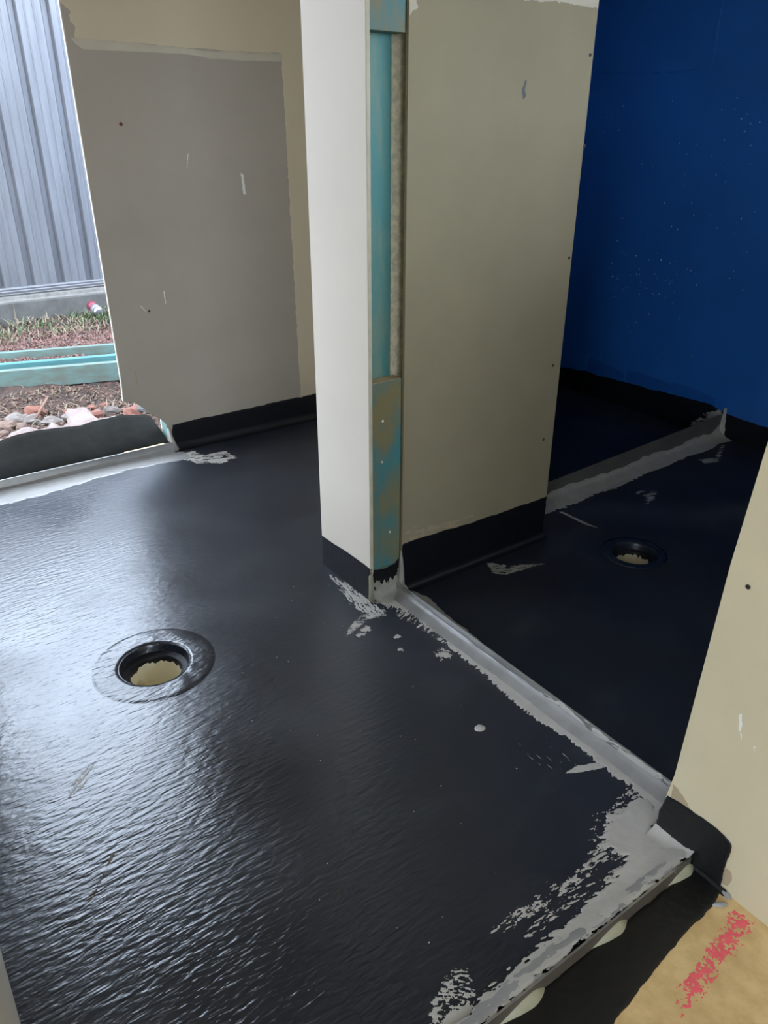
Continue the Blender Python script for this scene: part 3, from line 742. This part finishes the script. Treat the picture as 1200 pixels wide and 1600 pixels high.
smear('curved grey smear near the corner of the blue wall', [dict(poly=[fl(p, -.004) for p in ((1092, 718), (1118, 714), (1125, 700), (1132, 694), (1128, 712), (1122, 722), (1100, 724))], amp=.010, ang=1.0, len=.04, wid=.006, seed=12, cover=.55)], on_floor(-.004), 'sealant_shadow')
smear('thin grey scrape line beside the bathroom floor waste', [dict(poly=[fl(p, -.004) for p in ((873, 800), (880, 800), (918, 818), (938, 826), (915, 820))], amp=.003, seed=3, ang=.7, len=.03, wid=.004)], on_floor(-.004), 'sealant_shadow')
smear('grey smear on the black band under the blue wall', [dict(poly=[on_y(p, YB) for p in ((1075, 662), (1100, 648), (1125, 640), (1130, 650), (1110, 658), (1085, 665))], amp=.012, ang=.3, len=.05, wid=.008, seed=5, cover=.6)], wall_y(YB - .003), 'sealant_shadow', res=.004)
smear('pale grey smear below the black band of the grey brown wall', [
    dict(poly=P((262, 712), (300, 704), (320, 712), (350, 704), (368, 715), (345, 724), (310, 725), (300, 722)), amp=.014, ang=1.2, len=.03, wid=.010, seed=6, cover=.60)], res=.003)
smear('pale dusty scrape on the glossy floor at the left', [
    dict(poly=P((100, 1236), (118, 1215), (140, 1195), (154, 1190), (150, 1205), (130, 1230), (108, 1246)), amp=.006, ang=2.2, len=.03, wid=.005, seed=3, cover=.42)], res=.0018)
smear('small crusted patch on glossy floor between scrape and drain', [
    dict(poly=P((242, 1188), (258, 1175), (266, 1180), (262, 1195), (248, 1202)), amp=.006, ang=1.4, len=.012, wid=.006, seed=4, cover=.25)], res=.0018, material='sealant_clear')
smear('thin straw-coloured scrape on the glossy floor near bottom left', [
    dict(poly=P((134, 1412), (142, 1408), (178, 1335), (175, 1332), (152, 1385), (140, 1400)), amp=.003, ang=2.0, len=.03, wid=.003, seed=3, cover=.55)], res=.0015, material='straw')
# flecks scattered over the membrane
sh = []
for k in range(60):
    xx = rng.uniform(-1.75, -.55); yy = rng.uniform(.25, 1.0); r = rng.uniform(.0006, .0016)
    sh.append(dict(poly=[(xx + r * math.cos(a), yy + r * 1.4 * math.sin(a)) for a in np.linspace(0, 6.28, 6)[:-1]]))
mb = MB()
for s in sh:
    n = len(s['poly']); mb.add([(a, b, .0006) for a, b in s['poly']] + [(np.mean([p[0] for p in s['poly']]), np.mean([p[1] for p in s['poly']]), .0014)], [(i, (i+1) % n, n) for i in range(n)])
o = mb.build('dust_flecks', M['sealant']); tag(o, 'tiny pale flecks of dried sealant over the black floor', 'flecks', kind='stuff')

# lumps of sealant around the jamb foot
lj = thing('sealant_bead', (UJ, Y0 + .05, 0), 'grey sealant lumps smeared over the foot of the teal jamb', 'sealant bead')
mb = MB(); rows = []
for k in range(20):
    yy = Y0 + .006 + k * (.115 / 19)
    n1 = vnoise(k * .7, 0, 3)
    n2 = vnoise(k * .45, 4, 3); q_ = .6 + .4 * math.sin(math.pi * k / 19)
    rows.append([(UJ - .002, yy, .034 + .014 * n1), (UJ + .002, yy, .024 + .007 * n1), (UJ + .009 + .004 * n2, yy, .013), (UJ + .022 + .006 * n2, yy, .007), (UJ + .040 * q_ + .010 * n1, yy, .0012)])
mb.sheet(rows).build('fillet', M['sealant_shadow'], lj, True)
patch('smear', wall_x(UJ - .001), [dict(poly=[(Y0 + .012, 0), (Y0 + .012, .06), (Y0 + .03, .05), (Y0 + .06, .040), (Y0 + .085, .055), (Y0 + .105, .08), (Y0 + .106, 0)], amp=.016, len=.010, wid=.016, seed=15)], M['sealant_shadow'], lj, res=.002, thick=.0012)
mb = MB(); mb.tube([(UJ + .002, Y0 + .107, .002), (UJ + .005, Y0 + .106, .03), (UJ + .003, Y0 + .107, .07), (UJ + .002, Y0 + .107, .10), (UJ + .001, Y0 + .107, .13)], [.014, .010, .008, .006, .002], 10)
mb.build('bead', M['sealant_shadow'], lj, True)
mb = MB(); mb.tube([(UJ + .003, Y0 + .003, .004), (UJ + .003, Y0 + .001, .03), (UJ + .001, Y0 + .004, .055), (UJ + .003, Y0 + .001, .08), (UJ + .001, Y0 + .004, .105)], [.010, .006, .0075, .0065, .003], 10)
part_label(mb.build('bead', M['glue'], lj, True), 'cream bead on the left edge')
ls = thing('sealant_bead', (FX, .99, 0), 'whitish sealant strand at the foot of the outside doorway jamb', 'sealant bead')
mb = MB(); mb.tube([(FX + .012, 1.012, .002), (FX + .008, 1.006, .03), (FX + .004, 1.0, .065), (FX + .003, .995, .10)], [.016, .011, .008, .003], 10)
mb.build('strand', M['sealant'], ls, True)

# ------------------------------------------------------------------ floor wastes
def waste(c, r, z, label, flange, skin, dep):
    t = thing('floor_waste', (c[0], c[1], z), label, 'floor drain', 'floor wastes')
    mb = MB()
    prof = [(r * flange, .0003), (r * flange * .965, .0008), (r * flange * .93, .0021), (r * flange * .88, .0013), (r * 1.45, .0024), (r * 1.33, .0012), (r * 1.12, .0026), (r * 1.02, .0016), (r * .99, -.003), (r * .965, -.012), (r * .93, -.020)]
    mb.lathe(prof, (c[0], c[1], z), 72, lambda q, a: .0007 * float(vnoise(math.cos(a) * 4 + q * .3, math.sin(a) * 4, 3)) if q not in (0,) else 0)
    part_label(mb.build('flange', skin, t, True), 'black membrane collar')
    mb = MB()
    mb.lathe([(r * .93, -.020), (r * .88, -.022), (r * .78, -.024), (r * .745, -.026), (r * .74, -.032)], (c[0], c[1], z), 48)
    mb.build('ledge', M['membrane_wall'], t, True)
    mb = MB()
    jag = lambda a: .014 * float(fbm(math.cos(a) * 3, math.sin(a) * 3, 6)) + .005 * float(vnoise(math.cos(a) * 11, math.sin(a) * 11, 8))
    MB().lathe([(r * .74, -.030), (r * .739, -dep)], (c[0], c[1], z), 96, lambda q, a: jag(a) if q == 1 else 0).build('pipe_collar', M['membrane_wall'], t, True)
    mb = MB().lathe([(r * .739, -dep), (r * .738, -.12)], (c[0], c[1], z), 96, lambda q, a: jag(a) if q == 0 else 0)
    part_label(mb.build('pipe', M['pvc'], t, True), 'cream plastic pipe')
    mb = MB().lathe([(r * .737, -.118), (r * .4, -.116), (.001, -.117)], (c[0], c[1], z), 32, lambda q, a: .003 * float(vnoise(q + math.cos(a) * 2, math.sin(a) * 2, 2)))
    mb.build('silt', M['pvc'], t, True)
    return t
waste(W1, WR, 0, 'round open floor waste in glossy black floor, nearer the camera', 1.75, M['membrane'], .041)
waste(W2, .07, -.004, 'round open floor waste in the dark bathroom floor', 1.45, M['membrane_dry'], .034)

# ------------------------------------------------------------------ outside
def gh(x, y):
    """ground height outside"""
    x = np.asarray(x, float)
    base = np.interp(x, [-6.2, -5.6, -5.0, -4.75, -4.55, -4.35, -4.1, -3.8, -3.4, -3.05], [.0, -.02, -.06, -.09, -.14, -.20, -.18, -.12, -.10, -.12])
    return base + .022 * fbm(x * 5, np.asarray(y) * 5, 2) + .014 * fbm(x * 16, np.asarray(y) * 16, 5)
gx = np.arange(-6.0, -3.04, .03); gy = np.arange(-.4, 3.2, .03)
mb = MB(); rows = [[(a, b, float(gh(a, b))) for b in gy] for a in gx]
o = mb.sheet(rows).build('ground', M['soil'], None, True)
tag(o, 'rough red brown soil outside the doorway', 'ground', kind='structure')
o = MB().add([(-40,-40,-.3),(40,-40,-.3),(40,40,-.3),(-40,40,-.3)], [(0,1,2,3)]).build('ground', M['ground'])
tag(o, 'wide bare ground around the house', 'ground', kind='structure')

# fence
fz0, fz1 = .185, 2.0
fe = thing('fence', (-6.05, 1.3, .165), 'grey ribbed steel fence standing on the concrete plinth', 'fence')
pitch = .205; w_sheet = pitch * 4
y0 = -1.6
ph0 = on_x((45, 440), -6.0)[0] % pitch
for k in range(8):
    ys = y0 + (ph0 - y0 % pitch) + k * w_sheet
    prof = []
    for r_ in range(4):
        b = ys + r_ * pitch
        prof += [(b, -.030), (b + .030, -.030), (b + .045, 0), (b + .085, 0), (b + .089, -.004), (b + .097, -.004), (b + .101, 0), (b + .140, 0), (b + .144, -.004), (b + .152, -.004), (b + .156, 0), (b + .192, 0)]
    prof += [(ys + w_sheet - .0005, -.030)]
    rows = [[(-6.0 + d, y, z) for y, d in prof] for z in (fz0, fz1)]
    MB().sheet(rows).build('fence_sheet', M['fence'], fe)
mb = MB()
rows = [[(-5.985, y, .17), (-5.975, y, .172), (-5.975, y, .186), (-5.979, y, .192), (-5.979, y, .202), (-5.985, y, .212), (-6.045, y, .212), (-6.045, y, .17)] for y in (-1.6, 5)]
mb.sheet(rows, True).build('bottom_rail', M['fence_rail'], fe)
MB().box(-6.045, -5.985, -1.6, 5, 1.98, 2.03).build('top_rail', M['fence_rail'], fe)
cpn = thing('concrete_plinth', (-5.95, 1.5, -.2), 'weathered grey concrete plinth under the steel fence', 'plinth')
nb = 60; rows = []
for k in range(nb + 1):
    y = -1.6 + k * 6.6 / nb; n1 = .004 * vnoise(y * 6, 0, 3)
    rows.append([(-5.90 + n1, y, -.3), (-5.905 + n1, y, .118 + n1), (-5.912, y, .128)])
MB().sheet(rows).build('front_face', M['concrete'], cpn)
rows = [[(-5.912, -1.6 + k * 6.6 / nb, .128), (-5.925, -1.6 + k * 6.6 / nb, .138 + .003 * float(vnoise(k * .7, 2, 3))), (-5.93, -1.6 + k * 6.6 / nb, .155), (-6.12, -1.6 + k * 6.6 / nb, .16)] for k in range(nb + 1)]
MB().sheet(rows).build('ledge', M['concrete_light'], cpn)

# treated timber beams lying on the ground
footprints = []
def beam(p_left, p_right, ztop, w, h, label, material, knots=()):
    a = fl(p_left, ztop); b = fl(p_right, ztop)
    a = np.array(a); b = np.array(b); d = (b - a) / np.linalg.norm(b - a); n = np.array([d[1], -d[0]])
    if n[0] > 0: n = -n
    A = a - d * 1.3; B = b + d * .9
    mb = MB()
    c = [A, B, B + n * w, A + n * w]
    footprints.append((A, d, n, w))
    mb.add([(*q, ztop - h) for q in c] + [(*q, ztop) for q in c], [(0,3,2,1),(4,5,6,7),(0,1,5,4),(1,2,6,5),(2,3,7,6),(3,0,4,7)])
    o = bevel(mb.build('timber_beam', material, None, loc=(*((A + B) / 2), ztop - h)), .003)
    return tag(o, label, 'timber', 'treated timber beams outside')
beam((0, 581), (181, 566), -.02, .045, .11, 'nearest mint green treated timber beam outside, standing on edge', M['beam'])
beam((0, 570), (180, 555), -.035, .045, .07, 'middle bright teal treated timber beam outside', M['beam_bright'])
beam((0, 552), (177, 538), -.015, .04, .09, 'farthest mint treated timber beam outside, beside the red chips', M['beam'])
# chips, soil crumbs, grass, straw
def tetra_stuff(name, n, xr, yr, smin, smax, material, flat=.5, bias=None):
    mb = MB()
    X = rng.uniform(*xr, n); Y = rng.uniform(*yr, n); Sz = rng.uniform(smin, smax, n) ** 1
    Z = gh(X, Y)
    for x_, y_, s, z_ in zip(X, Y, Sz, Z):
        if any(-.012 < (np.array((x_, y_)) - A) @ n_ < w_ + .012 for A, d_, n_, w_ in footprints): continue
        A = rng.normal(size=(3, 3)); q, _ = np.linalg.qr(A)
        base = np.array([(1,0,0),(-1,0,0),(0,.7,0),(0,-.7,0),(0,0,flat),(0,0,-flat)]) * s * (1 + .3 * rng.normal(size=(6, 1)))
        v = base @ q.T + (x_, y_, z_ + s * .25)
        mb.add(v.tolist(), [(0,2,4),(2,1,4),(1,3,4),(3,0,4),(2,0,5),(1,2,5),(3,1,5),(0,3,5)])
    o = mb.build(name, material); return o
tag(tetra_stuff('bark_chips', 9000, (-5.62, -4.92), (.2, 2.1), .005, .017, M['chips'], .4), 'red bark chips strewn on soil behind the beams', 'bark chips', kind='stuff')
tag(tetra_stuff('soil_crumbs', 5200, (-4.58, -3.45), (.2, 1.7), .004, .015, M['soil_light'], .8), 'loose brown soil crumbs between beams and doorway', 'soil', kind='stuff')
tag(tetra_stuff('pale_chips', 1100, (-5.88, -4.90), (.1, 2.2), .006, .016, M['rubble'], .4), 'pale stone bits among the red chips by the plinth', 'stone bits', kind='stuff')
def blades(name, n, xr, yr, h, material, lean=.5, clump=None):
    mb = MB()
    for k in range(n):
        if clump: c = clump[rng.integers(len(clump))]; x_ = c[0] + rng.normal() * c[2]; y_ = c[1] + rng.normal() * c[2] * 1.6
        else: x_ = rng.uniform(*xr); y_ = rng.uniform(*yr)
        x_ = min(max(x_, -5.88), -3.1)
        if any(-.03 < (np.array((x_, y_)) - A) @ n_ < w_ + .03 for A, d_, n_, w_ in footprints): continue
        z_ = float(gh(x_, y_)); hh = h * rng.uniform(.4, 1.2); a = rng.uniform(0, 6.28); w = .0045
        dx, dy = math.cos(a), math.sin(a); l = lean * hh * rng.uniform(.2, 1.2)
        x2 = min(x_ + dx * l, -3.1)
        mb.add([(x_ - dy*w, y_ + dx*w, z_ - .005), (x_ + dy*w, y_ - dx*w, z_ - .005), (x_ + dx*l*.4 + dy*w*.7, y_ + dy*l*.4 - dx*w*.7, z_ + hh*.6), (x_ + dx*l*.4 - dy*w*.7, y_ + dy*l*.4 + dx*w*.7, z_ + hh*.6), (x2, y_ + dy*l, z_ + hh)], [(0,1,2,3), (3,2,4)])
    return mb.build(name, material)
cl = [(-5.6 + .12 * math.sin(y * 37), y, .07) for y in np.arange(.6, 2.1, .13)] + [(-5.6, 1.62, .07), (-5.62, 1.68, .06), (-5.55, 1.66, .07), (-5.8, 1.5, .05)] * 3
tag(blades('grass', 620, None, None, .055, M['grass'], 1.1, cl), 'patchy green grass along the concrete plinth', 'grass', kind='stuff')
tag(blades('dead_grass', 220, (-4.62, -4.05), (.4, 1.5), .035, M['straw'], 2.2), 'wispy dead grass on the dark bank below the beams', 'dead grass', kind='stuff')
tag(blades('straw', 900, (-5.87, -5.35), (.5, 2.1), .045, M['straw'], 2.2), 'dry straw stalks tangled at the foot of the plinth', 'straw', kind='stuff')
g = fl((24, 505), -.02)
o = MB().tube([(-5.75, on_x((25, 500), -5.75)[0], -.01), (-5.75, on_x((23, 490), -5.75)[0], .08), (-5.76, on_x((22, 479), -5.76)[0], .16)], [.005, .004, .0015], 6).build('grass_stalk', M['straw'], None, loc=(-5.75, 1.0, -.01))
tag(o, 'single upright dry grass stalk in front of the plinth', 'stalk')

# rubble lumps
def stone(name, c, s, material, label, cat, grp, seed, flat=.7):
    n1, n2 = 7, 10; rows = []; ang = seed * 1.7
    for i in range(n1):
        th = math.pi * (i + .02) / (n1 - 1 + .04); row = []
        for j in range(n2):
            ph = 2 * math.pi * j / n2
            v = np.array([math.sin(th) * math.cos(ph), math.sin(th) * math.sin(ph), math.cos(th)])
            r = 1 + .30 * float(vnoise(v[0] * 1.7 + seed * 3.1, v[1] * 1.7 + v[2] * 2.3, seed)) + .08 * float(vnoise(v[0] * 5, v[1] * 5 + v[2] * 4, seed + 3))
            v = np.sign(v) * np.abs(v) ** .75 * r * s * np.array([1.0, 1.25, flat])
            row.append((c[0] + v[0] * math.cos(ang) - v[1] * math.sin(ang), c[1] + v[0] * math.sin(ang) + v[1] * math.cos(ang), c[2] + v[2]))
        rows.append(row)
    o = MB().sheet(rows, True).build(name, material, None, False, loc=(c[0], c[1], c[2] - s * flat * .9))
    return tag(o, label, cat, grp)
big = [((24, 640), .055, 'rubble', 'large pale mortar lump at the left of the rubble heap'), ((45, 640), .042, 'rubble', 'pale mortar lump behind the stick in the rubble'),
       ((77, 645), .05, 'rubble', 'flat grey slab piece in the middle of the rubble'), ((110, 634), .045, 'rubble', 'pale flat stone right of the stick in the rubble'),
       ((8, 656), .05, 'soil_light', 'brown clod at the left edge of the rubble'), ((33, 658), .03, 'soil_light', 'small brown clod in front of the mortar lumps'),
       ((50, 624), .04, 'brick', 'reddish clod at the back of the rubble heap'), ((150, 640), .04, 'brick', 'red brick shard at the right of the rubble heap'),
       ((172, 634), .035, 'rubble', 'pale lump beside the wall edge in the rubble'), ((205, 640), .05, 'brick', 'pinkish brick piece under the broken board corner'),
       ((222, 638), .045, 'concrete', 'grey stone under the broken board corner')]
for i, (p, s, mt, lab) in enumerate(big):
    x_, y_ = fl(p, -.10)
    stone('rubble_lump', (x_, y_, float(gh(x_, y_)) + s * .3), s, M[mt], lab, 'rubble', 'rubble heap outside the doorway', i + 3, .55 if 'flat' in lab else .8)
placed = [(*fl(p, -.10), s * 1.35) for p, s, _, _ in big]
for i in range(230):
    x_ = rng.uniform(-4.3, -3.45); y_ = rng.uniform(.4, 1.5); s = rng.uniform(.009, .028)
    if any(math.hypot(x_ - a, y_ - b) < (c + s * 1.5) for a, b, c in placed): continue
    placed.append((x_, y_, s * 1.4))
    stone('rubble_lump', (x_, y_, float(gh(x_, y_)) + s * .35), s, M[('rubble', 'rubble', 'soil_light', 'brick')[i % 4]], 'small rubble lump scattered on soil outside the doorway', 'rubble', 'small rubble lumps outside the doorway', i + 40)
a = fl((57, 655), -.06); b = fl((75, 620), -.02)
o = MB().tube([(*a, -.055), ((a[0]+b[0])/2, (a[1]+b[1])/2 + .003, -.03), (*b, -.02)], [.006, .007, .004], 7).build('stick', M['stick'], None, True, loc=(*a, -.055))
tag(o, 'short brown stick leaning on the rubble heap', 'stick')

# crushed drink can
ca = np.array([-5.76, on_x((143, 482), -5.76)[0], .075]); cb_ = np.array([-5.68, on_x((154, 491), -5.68)[0], .045])
cn = thing('drink_can', (-5.69, float((ca[1] + cb_[1]) / 2), .01), 'red and white drink can lying against the plinth', 'can')
d = (cb_ - ca) / np.linalg.norm(cb_ - ca)
L_ = .115; m_ = (ca + cb_) / 2
def cpt(t): return tuple(m_ + d * (t - .5) * L_)
MB().tube([cpt(t) for t in (.0, .03, .10, .5)], [.024, .026, .033, .033], 20).build('can_body', M['can_red'], cn, True)
MB().tube([cpt(t) for t in (.5, .8)], [.0331, .0331], 20).build('printed_band', M['can_white'], cn, True)
MB().tube([cpt(t) for t in (.8, .92, .985, 1.0)], [.033, .0325, .027, .0255], 20).build('can_lid', M['can_metal'], cn, True)
MB().tube([cpt(1.0), cpt(1.006)], [.010, .010], 12).build('mouth_hole', M['scuff'], cn)

# black film flap and pale plastic behind the sill
top = [(-90, 712), (-40, 700), (0, 691), (23, 682), (58, 674), (82, 671), (128, 666), (145, 660), (168, 655), (194, 652), (220, 652), (240, 652)]
tops = [on_x(p, -3.13) for p in top]
ys = np.linspace(.14, .992, 60)
zt = np.interp(ys, [q[0] for q in tops], [q[1] for q in tops])
rows = []
for y, z in zip(ys, zt):
    rr = []
    for t in np.linspace(0, 1, 12):
        xx = -2.925 - .215 * t ** 1.1 + .010 * math.sin(y * 9 + t * 3) * t
        rr.append((xx, y, .030 + (z - .030) * (t ** .8) + .006 * float(vnoise(y * 9, t * 4, 4)) * t))
    rr.append((rr[-1][0] - .010, y, z - .004)); rr.append((rr[-1][0] - .006, y, z - .03))
    rows.append(rr)
o = MB().sheet(rows).build('membrane_flap', M['flap'], None, True, loc=(-3.0, .55, .0))
tag(o, 'loose black film flap curling outward beyond the door sill', 'film flap')
rows = []
for k in range(70):
    y = .22 + k * .68 / 69
    wd = float(np.interp(y, [.22, .36, .45, .52, .58, .66, .70, .735, .76, .80, .90], [.06, .07, .09, .13, .10, .12, .20, .30, .22, .09, .03])) * (1 + .15 * float(vnoise(y * 40, 0, 7)))
    z0 = float(np.interp(y, ys, zt)) - .022
    rows.append([(-3.15 - wd * t, y + .02 * t * float(vnoise(y * 12, t * 3, 2)), z0 + (.02 - .03 * t) + .022 * float(vnoise(y * 26, t * 4, 9)) * min(1, 3 * t) + .03 * (wd > .17) * t * t) for t in np.linspace(0, 1, 10)])
o = MB().sheet(rows).build('plastic_film', M['plastic'], None, True, loc=(-3.2, .55, -.08))
tag(o, 'crumpled pale pink plastic film behind the black flap', 'plastic film')
# off-cut and sill packing under the flap
o = bevel(MB().box(-3.0, -2.915, .80, .97, -.02, .040).build('timber_offcut', M['cut_pine'], None, loc=(-2.95, .88, -.02)), .002)
tag(o, 'pale timber packing under the black flap end', 'timber packing')
